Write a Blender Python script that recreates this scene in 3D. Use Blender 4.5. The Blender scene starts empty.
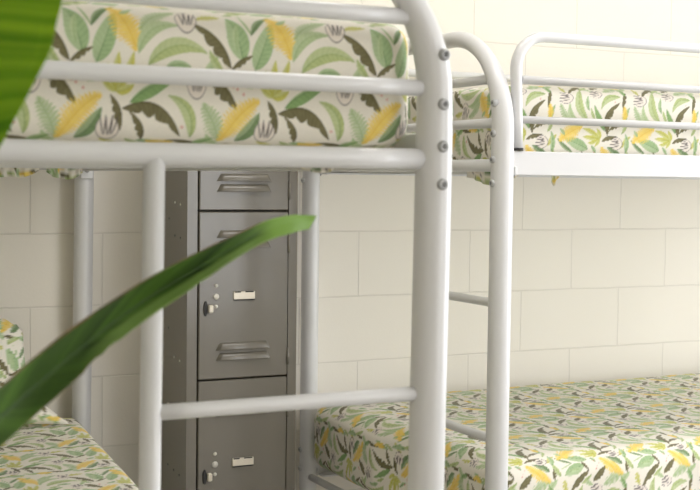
# Dormitory corner: two white tube bunk beds, a grey locker and a plant
WHITE = (217, 217, 218)
LOCKER = (108, 103, 93)
WALL = (242, 237, 227)
LAMP = 17.0
LAMPS = [(.62, -1.5, 1.2, .32, 'flat white ceiling light above the gap between the two bunk beds'), (1.6, -3.9, 1.2, .32, 'flat white fill light added out of view near the window opposite the bunk beds')]  # second lamp is added out of view as fill light for the room
SKY = 10.0
SKYCOL = (.975, .957, 1.02, 1)
EXPOSURE = -0.55
FSTOP = 9.0
import bpy, math, random
import numpy as np
from mathutils import Vector, Matrix

random.seed(7)
rng = np.random.RandomState(11)
SC = bpy.context.scene
COL = SC.collection
F0 = 1.295                       # height of the reference block course above the floor
BW, BH = 0.4064, 0.2032          # one concrete block

# ------------------------------------------------------------------ helpers
def lin(c):
    c = np.asarray(c, float) / 255.0
    return np.where(c <= 0.04045, c / 12.92, ((c + 0.055) / 1.055) ** 2.4)

def rgba(r, g, b):
    v = lin((r, g, b))
    return (float(v[0]), float(v[1]), float(v[2]), 1.0)

class MB:
    """collects shapes and links them as one mesh object"""
    def __init__(self):
        self.v, self.f, self.sm = [], [], []
    def add(self, vs, fs, smooth=False):
        b = len(self.v)
        self.v.extend([tuple(map(float, q)) for q in vs])
        self.f.extend([tuple(i + b for i in q) for q in fs])
        self.sm.extend([smooth] * len(fs))
        return self
    def box(self, lo, hi, bev=0.0):
        (x0, y0, z0), (x1, y1, z1) = lo, hi
        if bev <= 0:
            vs = [(x, y, z) for z in (z0, z1) for y in (y0, y1) for x in (x0, x1)]
            fs = [(0, 2, 3, 1), (4, 5, 7, 6), (0, 1, 5, 4), (2, 6, 7, 3), (0, 4, 6, 2), (1, 3, 7, 5)]
            return self.add(vs, fs)
        b = bev
        vs, fs, idx = [], [], {}
        for sx in (0, 1):
            for sy in (0, 1):
                for sz in (0, 1):
                    c = ((x0, x1)[sx], (y0, y1)[sy], (z0, z1)[sz])
                    d = (1 if sx == 0 else -1, 1 if sy == 0 else -1, 1 if sz == 0 else -1)
                    for ax in range(3):
                        p = [c[k] + (0 if k == ax else d[k] * b) for k in range(3)]
                        idx[(sx, sy, sz, ax)] = len(vs)
                        vs.append(p)
        for ax in range(3):
            o = [k for k in range(3) if k != ax]
            for s in (0, 1):
                q = []
                for a, c in ((0, 0), (1, 0), (1, 1), (0, 1)):
                    k = [0, 0, 0]; k[ax] = s; k[o[0]] = a; k[o[1]] = c
                    q.append(idx[(k[0], k[1], k[2], ax)])
                fs.append(tuple(q))
        for ax in range(3):
            o = [k for k in range(3) if k != ax]
            for a in (0, 1):
                for c in (0, 1):
                    k0 = [0, 0, 0]; k0[o[0]] = a; k0[o[1]] = c
                    k1 = list(k0); k1[ax] = 1
                    fs.append((idx[(*k0, o[0])], idx[(*k1, o[0])], idx[(*k1, o[1])], idx[(*k0, o[1])]))
        for sx in (0, 1):
            for sy in (0, 1):
                for sz in (0, 1):
                    fs.append(tuple(idx[(sx, sy, sz, ax)] for ax in range(3)))
        return self.add(vs, fs)
    def tube(self, pts, rad, seg=20, cap=True, flat=1.0):
        P = [Vector(q) for q in pts]
        n = len(P)
        R = [rad] * n if isinstance(rad, (int, float)) else list(rad)
        T = []
        for i in range(n):
            t = (P[min(i + 1, n - 1)] - P[max(i - 1, 0)]).normalized()
            T.append(t)
        up = Vector((0, 0, 1)) if abs(T[0].z) < 0.9 else Vector((0, 1, 0))
        N = T[0].cross(up).normalized()
        vs, fs = [], []
        for i in range(n):
            N = (N - T[i] * N.dot(T[i])).normalized()
            Bn = T[i].cross(N)
            for k in range(seg):
                a = 2 * math.pi * k / seg
                vs.append(P[i] + (N * math.cos(a) + Bn * math.sin(a) * flat) * R[i])
        for i in range(n - 1):
            for k in range(seg):
                k2 = (k + 1) % seg
                fs.append((i * seg + k, i * seg + k2, (i + 1) * seg + k2, (i + 1) * seg + k))
        self.add(vs, fs, True)
        if cap:
            b = len(self.v) - len(vs)
            self.f.append(tuple(b + k for k in range(seg))[::-1]); self.sm.append(False)
            self.f.append(tuple(b + (n - 1) * seg + k for k in range(seg))); self.sm.append(False)
        return self
    def lathe(self, prof, c=(0, 0, 0), axis='z', seg=24):
        vs, fs = [], []
        for r, h in prof:
            for k in range(seg):
                a = 2 * math.pi * k / seg
                x, y = r * math.cos(a), r * math.sin(a)
                q = (x, y, h) if axis == 'z' else ((h, x, y) if axis == 'x' else (x, h, y))
                vs.append((q[0] + c[0], q[1] + c[1], q[2] + c[2]))
        for i in range(len(prof) - 1):
            for k in range(seg):
                k2 = (k + 1) % seg
                fs.append((i * seg + k, i * seg + k2, (i + 1) * seg + k2, (i + 1) * seg + k))
        return self.add(vs, fs, True)
    def build(self, name, mat, parent=None):
        me = bpy.data.meshes.new(name)
        me.from_pydata(self.v, [], self.f)
        me.polygons.foreach_set('use_smooth', self.sm)
        me.update()
        import bmesh
        bm = bmesh.new(); bm.from_mesh(me)
        bmesh.ops.recalc_face_normals(bm, faces=bm.faces)
        bm.to_mesh(me); bm.free()
        me.materials.append(mat)
        o = bpy.data.objects.new(name, me)
        COL.objects.link(o)
        if parent is not None:
            o.parent = parent
        return o

def tag(o, label=None, cat=None, group=None, kind=None):
    for k, v in (('label', label), ('category', cat), ('group', group), ('kind', kind)):
        if v: o[k] = v
    return o

def thing(name, label, cat, loc=(0, 0, 0), rz=0.0, group=None):
    o = bpy.data.objects.new(name, None)
    o.empty_display_size = 0.1
    COL.objects.link(o)
    o.location = loc; o.rotation_euler = (0, 0, rz)
    return tag(o, label, cat, group)

def copy_tree(o, parent=None):
    c = o.copy(); COL.objects.link(c)
    if parent is not None: c.parent = parent
    for ch in list(o.children):
        copy_tree(ch, c)
    return c

def arc(c, r, a0, a1, n, plane):
    """points of an arc; plane gives the two unit vectors"""
    U, V = Vector(plane[0]), Vector(plane[1])
    return [Vector(c) + U * (r * math.cos(a0 + (a1 - a0) * i / n)) + V * (r * math.sin(a0 + (a1 - a0) * i / n)) for i in range(n + 1)]

# ------------------------------------------------------------------ materials
def new_mat(name):
    m = bpy.data.materials.new(name); m.use_nodes = True
    nt = m.node_tree
    return m, nt, nt.nodes['Principled BSDF']

def N(nt, t, **kw):
    n = nt.nodes.new(t)
    for k, v in kw.items(): setattr(n, k, v)
    return n

def plain(name, col, rough=0.5, metal=0.0, noise=0.03, scale=60.0, bump=0.0, coat=0.0):
    m, nt, b = new_mat(name)
    tc = N(nt, 'ShaderNodeTexCoord')
    nz = N(nt, 'ShaderNodeTexNoise'); nz.inputs['Scale'].default_value = scale; nz.inputs['Detail'].default_value = 4
    nt.links.new(tc.outputs['Object'], nz.inputs['Vector'])
    mx = N(nt, 'ShaderNodeMix', data_type='RGBA')
    c = np.array(col[:3])
    mx.inputs['A'].default_value = (*(c * (1 - noise)), 1); mx.inputs['B'].default_value = (*np.minimum(c * (1 + noise), 1), 1)
    nt.links.new(nz.outputs['Fac'], mx.inputs['Factor'])
    nt.links.new(mx.outputs['Result'], b.inputs['Base Color'])
    b.inputs['Roughness'].default_value = rough; b.inputs['Metallic'].default_value = metal
    b.inputs['Coat Weight'].default_value = coat; b.inputs['Coat Roughness'].default_value = 0.12
    if bump:
        bp = N(nt, 'ShaderNodeBump'); bp.inputs['Strength'].default_value = bump; bp.inputs['Distance'].default_value = 0.001
        nt.links.new(nz.outputs['Fac'], bp.inputs['Height']); nt.links.new(bp.outputs['Normal'], b.inputs['Normal'])
    return m

M = {}
M['white'] = plain('white_powder_coat', rgba(*WHITE), 0.32, 0, 0.015, 25, 0.0, 0.25)
M['steel'] = plain('dull_steel', rgba(176, 177, 178), 0.35, 0.2, 0.1, 200)
M['socket'] = plain('dark_steel_socket', rgba(118, 118, 118), 0.5, 0.2)
M['black'] = plain('black_plastic', rgba(32, 31, 29), 0.5)
M['locker'] = plain('taupe_locker_paint', rgba(*LOCKER), 0.25, 0, 0.03, 350, 0.12, 0.35)
M['gap'] = plain('dark_locker_inside', rgba(28, 26, 22), 0.8)
M['plate'] = plain('bright_label_plate', rgba(214, 206, 190), 0.3, 0.35)
M['pale'] = plain('pale_rivet', rgba(206, 202, 192), 0.35, 0.2)
M['ceiling'] = plain('white_ceiling_paint', rgba(238, 236, 230), 0.9, 0, 0.02, 40, 0.2)
M['trim'] = plain('white_trim_paint', rgba(236, 234, 228), 0.5)
M['pot'] = plain('terracotta_pot', rgba(172, 106, 72), 0.8, 0, 0.12, 30, 0.3)
M['soil'] = plain('dark_soil', rgba(58, 44, 34), 0.95, 0, 0.4, 90, 1.0)
M['stem'] = plain('green_stem', rgba(86, 118, 40), 0.5, 0, 0.15, 30)

def wall_mat(name, rot):
    m, nt, b = new_mat(name)
    g = N(nt, 'ShaderNodeNewGeometry')
    sp = N(nt, 'ShaderNodeSeparateXYZ'); nt.links.new(g.outputs['Position'], sp.inputs[0])
    ad = N(nt, 'ShaderNodeMath', operation='ADD'); ad.inputs[1].default_value = BW * 20
    nt.links.new(sp.outputs['Y' if rot else 'X'], ad.inputs[0])
    az = N(nt, 'ShaderNodeMath', operation='ADD'); az.inputs[1].default_value = BH * 20 - F0
    nt.links.new(sp.outputs['Z'], az.inputs[0])
    cb = N(nt, 'ShaderNodeCombineXYZ')
    nt.links.new(ad.outputs[0], cb.inputs['X']); nt.links.new(az.outputs[0], cb.inputs['Y'])
    # a little waviness so the joints are hand laid
    nw = N(nt, 'ShaderNodeTexNoise'); nw.inputs['Scale'].default_value = 6.0
    nt.links.new(g.outputs['Position'], nw.inputs['Vector'])
    vs = N(nt, 'ShaderNodeVectorMath', operation='SCALE'); vs.inputs['Scale'].default_value = 0.006
    vm = N(nt, 'ShaderNodeVectorMath', operation='SUBTRACT'); vm.inputs[1].default_value = (0.5, 0.5, 0.5)
    nt.links.new(nw.outputs['Color'], vm.inputs[0]); nt.links.new(vm.outputs[0], vs.inputs[0])
    va = N(nt, 'ShaderNodeVectorMath', operation='ADD')
    nt.links.new(cb.outputs[0], va.inputs[0]); nt.links.new(vs.outputs[0], va.inputs[1])
    br = N(nt, 'ShaderNodeTexBrick'); br.offset = 0.5; br.offset_frequency = 2
    br.inputs['Scale'].default_value = 1.0; br.inputs['Brick Width'].default_value = BW; br.inputs['Row Height'].default_value = BH
    br.inputs['Mortar Size'].default_value = 0.0028; br.inputs['Mortar Smooth'].default_value = 0.6
    c = np.array(rgba(*WALL)[:3])
    br.inputs['Color1'].default_value = (*c, 1); br.inputs['Color2'].default_value = (*(c * 0.985), 1)
    br.inputs['Mortar'].default_value = (*(c * 0.9), 1)
    nt.links.new(va.outputs[0], br.inputs['Vector'])
    n2 = N(nt, 'ShaderNodeTexNoise'); n2.inputs['Scale'].default_value = 140; n2.inputs['Detail'].default_value = 5
    nt.links.new(g.outputs['Position'], n2.inputs['Vector'])
    nt.links.new(br.outputs['Color'], b.inputs['Base Color'])
    b.inputs['Roughness'].default_value = 0.55
    h = N(nt, 'ShaderNodeMath', operation='MULTIPLY_ADD'); h.inputs[1].default_value = -1.0
    hs = N(nt, 'ShaderNodeMath', operation='MULTIPLY'); hs.inputs[1].default_value = 0.16
    nt.links.new(n2.outputs['Fac'], hs.inputs[0])
    nt.links.new(br.outputs['Fac'], h.inputs[0]); nt.links.new(hs.outputs[0], h.inputs[2])
    bp = N(nt, 'ShaderNodeBump'); bp.inputs['Strength'].default_value = 0.5; bp.inputs['Distance'].default_value = 0.0035
    nt.links.new(h.outputs[0], bp.inputs['Height']); nt.links.new(bp.outputs['Normal'], b.inputs['Normal'])
    return m
M['wall'] = wall_mat('painted_block_wall', False)
M['wall_side'] = wall_mat('painted_block_wall_side', True)

def floor_mat():
    m, nt, b = new_mat('vinyl_tile_floor')
    g = N(nt, 'ShaderNodeNewGeometry')
    br = N(nt, 'ShaderNodeTexBrick'); br.offset = 0.0
    br.inputs['Scale'].default_value = 1.0; br.inputs['Brick Width'].default_value = 0.305; br.inputs['Row Height'].default_value = 0.305
    br.inputs['Mortar Size'].default_value = 0.001
    br.inputs['Color1'].default_value = rgba(176, 172, 164); br.inputs['Color2'].default_value = rgba(168, 164, 157)
    br.inputs['Mortar'].default_value = rgba(120, 112, 98)
    nt.links.new(g.outputs['Position'], br.inputs['Vector'])
    nt.links.new(br.outputs['Color'], b.inputs['Base Color']); b.inputs['Roughness'].default_value = 0.4
    return m
M['floor'] = floor_mat()

def glass_mat():
    m = bpy.data.materials.new('window_glass'); m.use_nodes = True
    nt = m.node_tree; nt.nodes.clear()
    o = N(nt, 'ShaderNodeOutputMaterial'); t = N(nt, 'ShaderNodeBsdfTransparent'); gl = N(nt, 'ShaderNodeBsdfGlossy')
    gl.inputs['Roughness'].default_value = 0.02; t.inputs['Color'].default_value = (0.95, 0.97, 0.96, 1)
    mx = N(nt, 'ShaderNodeMixShader'); mx.inputs[0].default_value = 0.06
    nt.links.new(t.outputs[0], mx.inputs[1]); nt.links.new(gl.outputs[0], mx.inputs[2]); nt.links.new(mx.outputs[0], o.inputs[0])
    return m
M['glass'] = glass_mat()

def diffuser_mat():
    m, nt, b = new_mat('lamp_diffuser')
    b.inputs['Base Color'].default_value = (0.9, 0.9, 0.88, 1)
    b.inputs['Emission Color'].default_value = (1.0, 0.97, 0.96, 1); b.inputs['Emission Strength'].default_value = LAMP
    return m
M['diffuser'] = diffuser_mat()

def fabric_mat():
    m, nt, b = new_mat('leaf_print_cotton')
    at = N(nt, 'ShaderNodeAttribute'); at.attribute_name = 'print'
    tc = N(nt, 'ShaderNodeTexCoord')
    w = N(nt, 'ShaderNodeTexNoise'); w.inputs['Scale'].default_value = 700; w.inputs['Detail'].default_value = 2
    nt.links.new(tc.outputs['Object'], w.inputs['Vector'])
    mr = N(nt, 'ShaderNodeMapRange'); mr.inputs['To Min'].default_value = 0.9; mr.inputs['To Max'].default_value = 1.08
    nt.links.new(w.outputs['Fac'], mr.inputs['Value'])
    vm = N(nt, 'ShaderNodeVectorMath', operation='SCALE')
    nt.links.new(at.outputs['Color'], vm.inputs[0]); nt.links.new(mr.outputs[0], vm.inputs['Scale'])
    nt.links.new(vm.outputs[0], b.inputs['Base Color'])
    b.inputs['Roughness'].default_value = 0.85
    b.inputs['Sheen Weight'].default_value = 0.15
    bp = N(nt, 'ShaderNodeBump'); bp.inputs['Strength'].default_value = 0.2; bp.inputs['Distance'].default_value = 0.0006
    nt.links.new(w.outputs['Fac'], bp.inputs['Height']); nt.links.new(bp.outputs['Normal'], b.inputs['Normal'])
    return m
M['fabric'] = fabric_mat()

def leaf_mat(name, dark, light, vein, nv, trans, edge=None, slant=-.10, under=None):
    """leaf blade: attribute 'across' runs -1..1 from margin to margin, 'along' 0..1 from base to tip"""
    m, nt, b = new_mat(name)
    L = nt.links.new
    ac = N(nt, 'ShaderNodeAttribute'); ac.attribute_name = 'across'
    al = N(nt, 'ShaderNodeAttribute'); al.attribute_name = 'along'
    ab = N(nt, 'ShaderNodeMath', operation='ABSOLUTE'); L(ac.outputs['Fac'], ab.inputs[0])
    k = N(nt, 'ShaderNodeMath', operation='MULTIPLY_ADD'); k.inputs[1].default_value = slant
    L(ab.outputs[0], k.inputs[0]); L(al.outputs['Fac'], k.inputs[2])
    tc = N(nt, 'ShaderNodeTexCoord')
    nz = N(nt, 'ShaderNodeTexNoise'); nz.inputs['Scale'].default_value = 18; nz.inputs['Detail'].default_value = 3
    L(tc.outputs['Object'], nz.inputs['Vector'])
    k2 = N(nt, 'ShaderNodeMath', operation='MULTIPLY_ADD'); k2.inputs[1].default_value = 0.02
    L(nz.outputs['Fac'], k2.inputs[0]); L(k.outputs[0], k2.inputs[2])
    cv = N(nt, 'ShaderNodeCombineXYZ'); L(k2.outputs[0], cv.inputs['X'])
    wv = N(nt, 'ShaderNodeTexNoise'); wv.noise_dimensions = '1D'; wv.inputs['Scale'].default_value = nv; wv.inputs['Detail'].default_value = 3
    L(k2.outputs[0], wv.inputs['W'])
    r = N(nt, 'ShaderNodeValToRGB')
    r.color_ramp.elements[0].position = 0.33; r.color_ramp.elements[0].color = dark
    r.color_ramp.elements[1].position = 0.68; r.color_ramp.elements[1].color = light
    L(wv.outputs['Fac'], r.inputs[0])
    # midrib
    mr = N(nt, 'ShaderNodeMapRange'); mr.inputs['From Min'].default_value = 0.03; mr.inputs['From Max'].default_value = 0.09
    mr.inputs['To Min'].default_value = 1; mr.inputs['To Max'].default_value = 0
    L(ab.outputs[0], mr.inputs['Value'])
    mx = N(nt, 'ShaderNodeMix', data_type='RGBA'); L(mr.outputs[0], mx.inputs['Factor']); L(r.outputs[0], mx.inputs['A']); mx.inputs['B'].default_value = vein
    col = mx.outputs['Result']
    if edge:
        me = N(nt, 'ShaderNodeMath', operation='MULTIPLY_ADD'); me.inputs[1].default_value = 0.22
        L(nz.outputs['Fac'], me.inputs[0]); L(ab.outputs[0], me.inputs[2])
        m2 = N(nt, 'ShaderNodeMapRange'); m2.inputs['From Min'].default_value = 1.03; m2.inputs['From Max'].default_value = 1.12
        L(me.outputs[0], m2.inputs['Value'])
        mx2 = N(nt, 'ShaderNodeMix', data_type='RGBA'); L(m2.outputs[0], mx2.inputs['Factor']); L(col, mx2.inputs['A']); mx2.inputs['B'].default_value = edge
        col = mx2.outputs['Result']
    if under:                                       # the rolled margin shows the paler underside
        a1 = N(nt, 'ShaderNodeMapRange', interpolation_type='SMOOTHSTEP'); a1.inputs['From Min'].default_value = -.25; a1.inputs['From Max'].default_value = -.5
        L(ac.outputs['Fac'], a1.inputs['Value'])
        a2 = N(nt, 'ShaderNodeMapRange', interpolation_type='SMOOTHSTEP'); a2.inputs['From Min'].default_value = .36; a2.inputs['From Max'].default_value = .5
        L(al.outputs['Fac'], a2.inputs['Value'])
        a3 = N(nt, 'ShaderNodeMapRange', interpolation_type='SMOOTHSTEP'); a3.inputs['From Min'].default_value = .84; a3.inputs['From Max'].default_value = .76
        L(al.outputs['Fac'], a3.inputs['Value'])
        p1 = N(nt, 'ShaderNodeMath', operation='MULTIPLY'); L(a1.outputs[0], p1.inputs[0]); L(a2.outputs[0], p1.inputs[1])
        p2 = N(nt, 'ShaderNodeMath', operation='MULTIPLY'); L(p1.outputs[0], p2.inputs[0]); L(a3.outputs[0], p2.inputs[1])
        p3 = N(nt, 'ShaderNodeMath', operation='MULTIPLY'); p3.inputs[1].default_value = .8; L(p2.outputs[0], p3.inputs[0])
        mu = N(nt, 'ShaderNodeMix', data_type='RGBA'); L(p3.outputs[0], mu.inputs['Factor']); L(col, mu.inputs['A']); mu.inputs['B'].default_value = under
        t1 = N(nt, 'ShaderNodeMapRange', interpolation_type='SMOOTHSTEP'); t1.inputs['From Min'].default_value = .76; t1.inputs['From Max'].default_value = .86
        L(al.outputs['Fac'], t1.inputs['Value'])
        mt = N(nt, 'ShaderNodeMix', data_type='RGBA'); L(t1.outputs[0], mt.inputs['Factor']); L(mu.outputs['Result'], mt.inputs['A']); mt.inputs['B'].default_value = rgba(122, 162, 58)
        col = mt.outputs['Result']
    L(col, b.inputs['Base Color'])
    b.inputs['Roughness'].default_value = 0.48; b.inputs['Specular IOR Level'].default_value = 0.3
    bp = N(nt, 'ShaderNodeBump'); bp.inputs['Strength'].default_value = 0.25; bp.inputs['Distance'].default_value = 0.002
    L(wv.outputs['Fac'], bp.inputs['Height']); L(bp.outputs['Normal'], b.inputs['Normal'])
    tr = N(nt, 'ShaderNodeBsdfTranslucent'); L(col, tr.inputs['Color'])
    ms = N(nt, 'ShaderNodeMixShader'); ms.inputs[0].default_value = trans
    L(b.outputs[0], ms.inputs[1]); L(tr.outputs[0], ms.inputs[2])
    L(ms.outputs[0], nt.nodes['Material Output'].inputs[0])
    return m

# ------------------------------------------------------------------ the leaf print (one repeat of the cotton)
PU, PV = 0.218, 0.217
TN = 440
LEAVES = [
    ('leaf', -5536, 3526, -5626, 3670, -5702, 3888, 17, 17, 'l'),
    ('leaf', -5536, 3526, -5447, 3757, -5228, 3949, 49, 49, 't'),
    ('leaf', -5650, 3183, -5701, 3466, -5878, 3801, 146, 146, 'g'),
    ('leaf', -5471, 3067, -5356, 3337, -5228, 3748, 132, 132, 'g'),
    ('jag', -5802, 3063, -5701, 3217, -5510, 3253, 7, 70, 'd'),
    ('palm', -4951, 3285, -5044, 3533, -5241, 3847, 222, 222, 'y'),
    ('leaf', -5149, 3741, -5071, 3797, -5006, 3865, 42, 42, 'l'),
    ('leaf', -5199, 2715, -5290, 2736, -5407, 2857, 42, 42, 'k'),
    ('leaf', -5199, 2715, -5212, 2967, -5174, 3209, 56, 56, 'k'),
    ('leaf', -5199, 2715, -5029, 2951, -4977, 3220, 56, 56, 'k'),
    ('leaf', -5212, 2702, -5094, 2707, -4976, 2801, 56, 56, 'k'),
    ('leaf', -5212, 2740, -5342, 2898, -5317, 3063, 42, 42, 'k'),
    ('palm', -4886, 3518, -4767, 3729, -4432, 3855, 111, 111, 'l'),
    ('leaf', -4911, 3211, -4820, 3649, -4376, 3589, 83, 83, 'l'),
    ('leaf', -4778, 3065, -4457, 3494, -3975, 3250, 111, 111, 'a'),
    ('palm', -4116, 3723, -3978, 3810, -3811, 3795, 83, 83, 'k'),
    ('jag', -3636, 3071, -3738, 3486, -4199, 3652, 146, 14, 'd'),
    ('leaf', -4549, 3026, -4387, 3137, -4195, 3056, 49, 49, 'g'),
    ('leaf', -4014, 2922, -3946, 3082, -3821, 3219, 49, 49, 'l'),
    ('jag', -6102, 2924, -5877, 2860, -5726, 2518, 28, 153, 'd'),
    ('palm', -5977, 2061, -6040, 2333, -6201, 2562, 153, 153, 'l'),
    ('leaf', -5738, 2055, -5547, 2223, -5406, 2492, 90, 90, 't'),
    ('palm', -5952, 2074, -5801, 2415, -5458, 2641, 181, 181, 'y'),
    ('jag', -5158, 2209, -5106, 2515, -5290, 2661, 97, 11, 'd'),
    ('jag', -4867, 2050, -4801, 2296, -5040, 2454, 90, 14, 'd'),
    ('jag', -5133, 2489, -4589, 2766, -4340, 2128, 14, 181, 'd'),
    ('leaf', -5028, 2569, -4790, 2834, -4427, 2877, 28, 125, 'f'),
    ('leaf', -4203, 2118, -4123, 2577, -4520, 2679, 97, 70, 'a'),
    ('leaf', -4928, 4199, -4662, 4170, -4446, 4008, 63, 63, 'g'),
    ('jag', -4050, 4116, -4257, 4254, -4555, 4204, 83, 14, 'd'),
    ('leaf', -5878, 3899, -5702, 4086, -5448, 4082, 70, 70, 'a'),
    ('palm', -5163, 3979, -5229, 4099, -5397, 4211, 83, 83, 'k'),
    ('leaf', -3756, 4035, -3925, 4152, -3982, 4355, 63, 63, 'l'),
    ('leaf', -5928, 3007, -6077, 3147, -6127, 3292, 49, 49, 'a'),
    ('leaf', -3553, 3313, -3611, 3494, -3556, 3682, 42, 42, 'l'),
    ('leaf', -5546, 1946, -5314, 1849, -5078, 1956, 63, 63, 'g'),
    ('jag', -5952, 1937, -5801, 1991, -5648, 1919, 14, 70, 'd'),
    ('palm', -4787, 2013, -4652, 1939, -4435, 1995, 97, 97, 'y'),
    ('leaf', -4161, 1975, -4036, 2030, -3883, 2113, 56, 56, 'f'),
    ('leaf', -5079, 2058, -4973, 1958, -4813, 1910, 42, 42, 'a'),
    ('leaf', -5394, 2958, -5471, 2854, -5599, 2823, 42, 42, 'g'),
    ('leaf', -4763, 2861, -4657, 2943, -4495, 2977, 42, 42, 'a'),
]
FLOWERS = [(-4268, 3712, 153, 181), (-5327, 2229, 160, 167), (-4125, 2838, 139, 167)]
BERRIES = [(-5777, 2828), (-5726, 2799), (-5637, 2734), (-4328, 2271), (-5561, 2875)]
INK = {'g': (162, 190, 138), 'l': (182, 200, 152), 'a': (186, 198, 136), 'd': (98, 92, 50), 'y': (240, 212, 96),
       't': (116, 146, 94), 'k': (206, 204, 100), 'f': (138, 174, 106)}
VEIN = {'g': (106, 138, 88), 'l': (144, 172, 118), 'a': (128, 154, 84), 'd': (132, 126, 82), 'y': (226, 184, 62),
        't': (74, 104, 62), 'k': (172, 172, 66), 'f': (88, 126, 68)}
CREAM = (234, 229, 217)

def paint_tile():
    n = TN
    T = np.ones((n, n, 3)) * lin(CREAM)
    du, dv = PU / n, PV / n
    def region(lo_u, hi_u, lo_v, hi_v):
        iu = np.arange(int(math.floor(lo_u / du)), int(math.ceil(hi_u / du)) + 1)
        iv = np.arange(int(math.floor(lo_v / dv)), int(math.ceil(hi_v / dv)) + 1)
        U, V = np.meshgrid((iu + 0.5) * du, (iv + 0.5) * dv)
        return iu % n, iv % n, U, V
    def put(iu, iv, col, al):
        ix = np.ix_(iv, iu)
        T[ix] = T[ix] * (1 - al[..., None]) + col * al[..., None]
    def dist_curve(U, V, b, c, t, m=40):
        s = np.linspace(0, 1, m)
        X = (1 - s) ** 2 * b[0] + 2 * s * (1 - s) * c[0] + s * s * t[0]
        Y = (1 - s) ** 2 * b[1] + 2 * s * (1 - s) * c[1] + s * s * t[1]
        best = np.full(U.shape, 1e9); bt = np.zeros(U.shape); bs = np.zeros(U.shape)
        for i in range(m - 1):
            ax, ay, ex, ey = X[i], Y[i], X[i + 1] - X[i], Y[i + 1] - Y[i]
            l2 = ex * ex + ey * ey + 1e-14
            q = np.clip(((U - ax) * ex + (V - ay) * ey) / l2, 0, 1)
            rx, ry = U - ax - q * ex, V - ay - q * ey
            d = rx * rx + ry * ry
            sg = np.sign(ex * ry - ey * rx)
            k = d < best
            best = np.where(k, d, best); bt = np.where(k, (i + q) / (m - 1), bt); bs = np.where(k, sg, bs)
        return np.sqrt(best), bt, bs
    aa = 0.0004
    for li, (kind, bu, bv, cu, cv, tu, tv, hl, hr, ck) in enumerate(LEAVES):
        b, c, t = (bu * 1e-4, bv * 1e-4), (cu * 1e-4, cv * 1e-4), (tu * 1e-4, tv * 1e-4)
        hl, hr = hl * 1e-4, hr * 1e-4
        pad = max(hl, hr) + 0.003
        iu, iv, U, V = region(min(b[0], c[0], t[0]) - pad, max(b[0], c[0], t[0]) + pad, min(b[1], c[1], t[1]) - pad, max(b[1], c[1], t[1]) + pad)
        d, s, sg = dist_curve(U, V, b, c, t)
        ln = math.hypot(t[0] - b[0], t[1] - b[1])
        prof = np.sin(np.pi * np.clip(s, 0, 1) ** 0.85) ** 0.8
        w = np.where(sg > 0, hl, hr)
        q = np.clip(d / (w + 1e-6), 0, 1.5)
        wash = 0.5 + 0.5 * np.sin(U * 330 + 2 * li) * np.sin(V * 290 + 1.3 * li)
        base, vein = lin(INK[ck]), lin(VEIN[ck])
        if kind == 'jag':
            sc = np.abs(np.sin(s * math.pi * 3.6 + 0.5 + li)) ** 0.6
            w = w * np.where(w > 0.004, 0.62 + 0.42 * sc, 1.0)
        if kind == 'palm':
            nf = max(6, ln / 0.0052)
            ph = (s * nf - 0.9 * d / 0.0065 * 0.6 + 0.25 * sg) % 1.0
            w = w * np.clip(0.55 + 1.1 * s, 0, 1) * (0.85 + 0.2 * np.sin(s * nf * 6.28))
            prof = np.clip(np.sin(np.pi * np.clip(s * 0.86 + 0.1, 0, 1)), 0, 1) ** 0.5
            al = np.clip((w * prof - d) / aa + 0.5, 0, 1)
            core = np.clip(1.45 - 1.35 * d / (w * prof + 1e-6), 0, 1) if ck == 'y' else np.clip(1.2 - 1.1 * d / (w * prof + 1e-6), 0, .75)
            st = np.clip((np.abs(ph - 0.5) - 0.14) / 0.1, 0, 1)
            al = al * np.maximum(st, core * 0.9)
            mixv = np.clip(0.85 * (1 - np.abs(ph - 0.5) * 2) + 0.25 * wash, 0, 1)
            if ck == 'y': mixv = np.clip(mixv * 0.7 + .3 * (wash - .5), 0, 1)
            col = base * (1 - mixv[..., None] * 0.7) + vein * mixv[..., None] * 0.7
            put(iu, iv, col, al * 0.95)
            put(iu, iv, vein, np.clip((0.0006 - d) / aa + 0.5, 0, 1) * 0.8)
            continue
        al = np.clip((w * prof + 0.0004 - d) / aa + 0.5, 0, 1)
        nv = max(4, ln / 0.0075)
        ph = (s * nf_(nv) - 0.75 * d / 0.010) % 1.0
        sv = np.clip(1 - np.abs(ph - 0.5) / 0.16, 0, 1)
        mixv = np.clip(0.42 * sv + 0.16 * wash + (0.12 if kind == 'leaf' else 0.0) * (1 - s), 0, 1)
        if kind == 'jag':
            mixv = np.clip(0.55 * sv * (q > 0.15) + 0.3 * wash * (1 - q), 0, 1)
        col = base * (1 - mixv[..., None]) + vein * mixv[..., None]
        if kind == 'leaf':
            lt = np.clip((sg > 0) * 0.3, 0, 1)[..., None]
            col = col * (1 - lt) + lin((206, 216, 180)) * lt
        put(iu, iv, col, al * 0.96)
        mw = 0.0006 if kind == 'leaf' else 0.0004
        rib = vein if kind == 'leaf' else lin((60, 56, 34))
        put(iu, iv, rib, np.clip((mw * (1.4 - s) - d) / aa + 0.5, 0, 1) * (0.75 if max(hl, hr) > 0.004 else 0.4))
    dark = lin((74, 66, 66))
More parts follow.
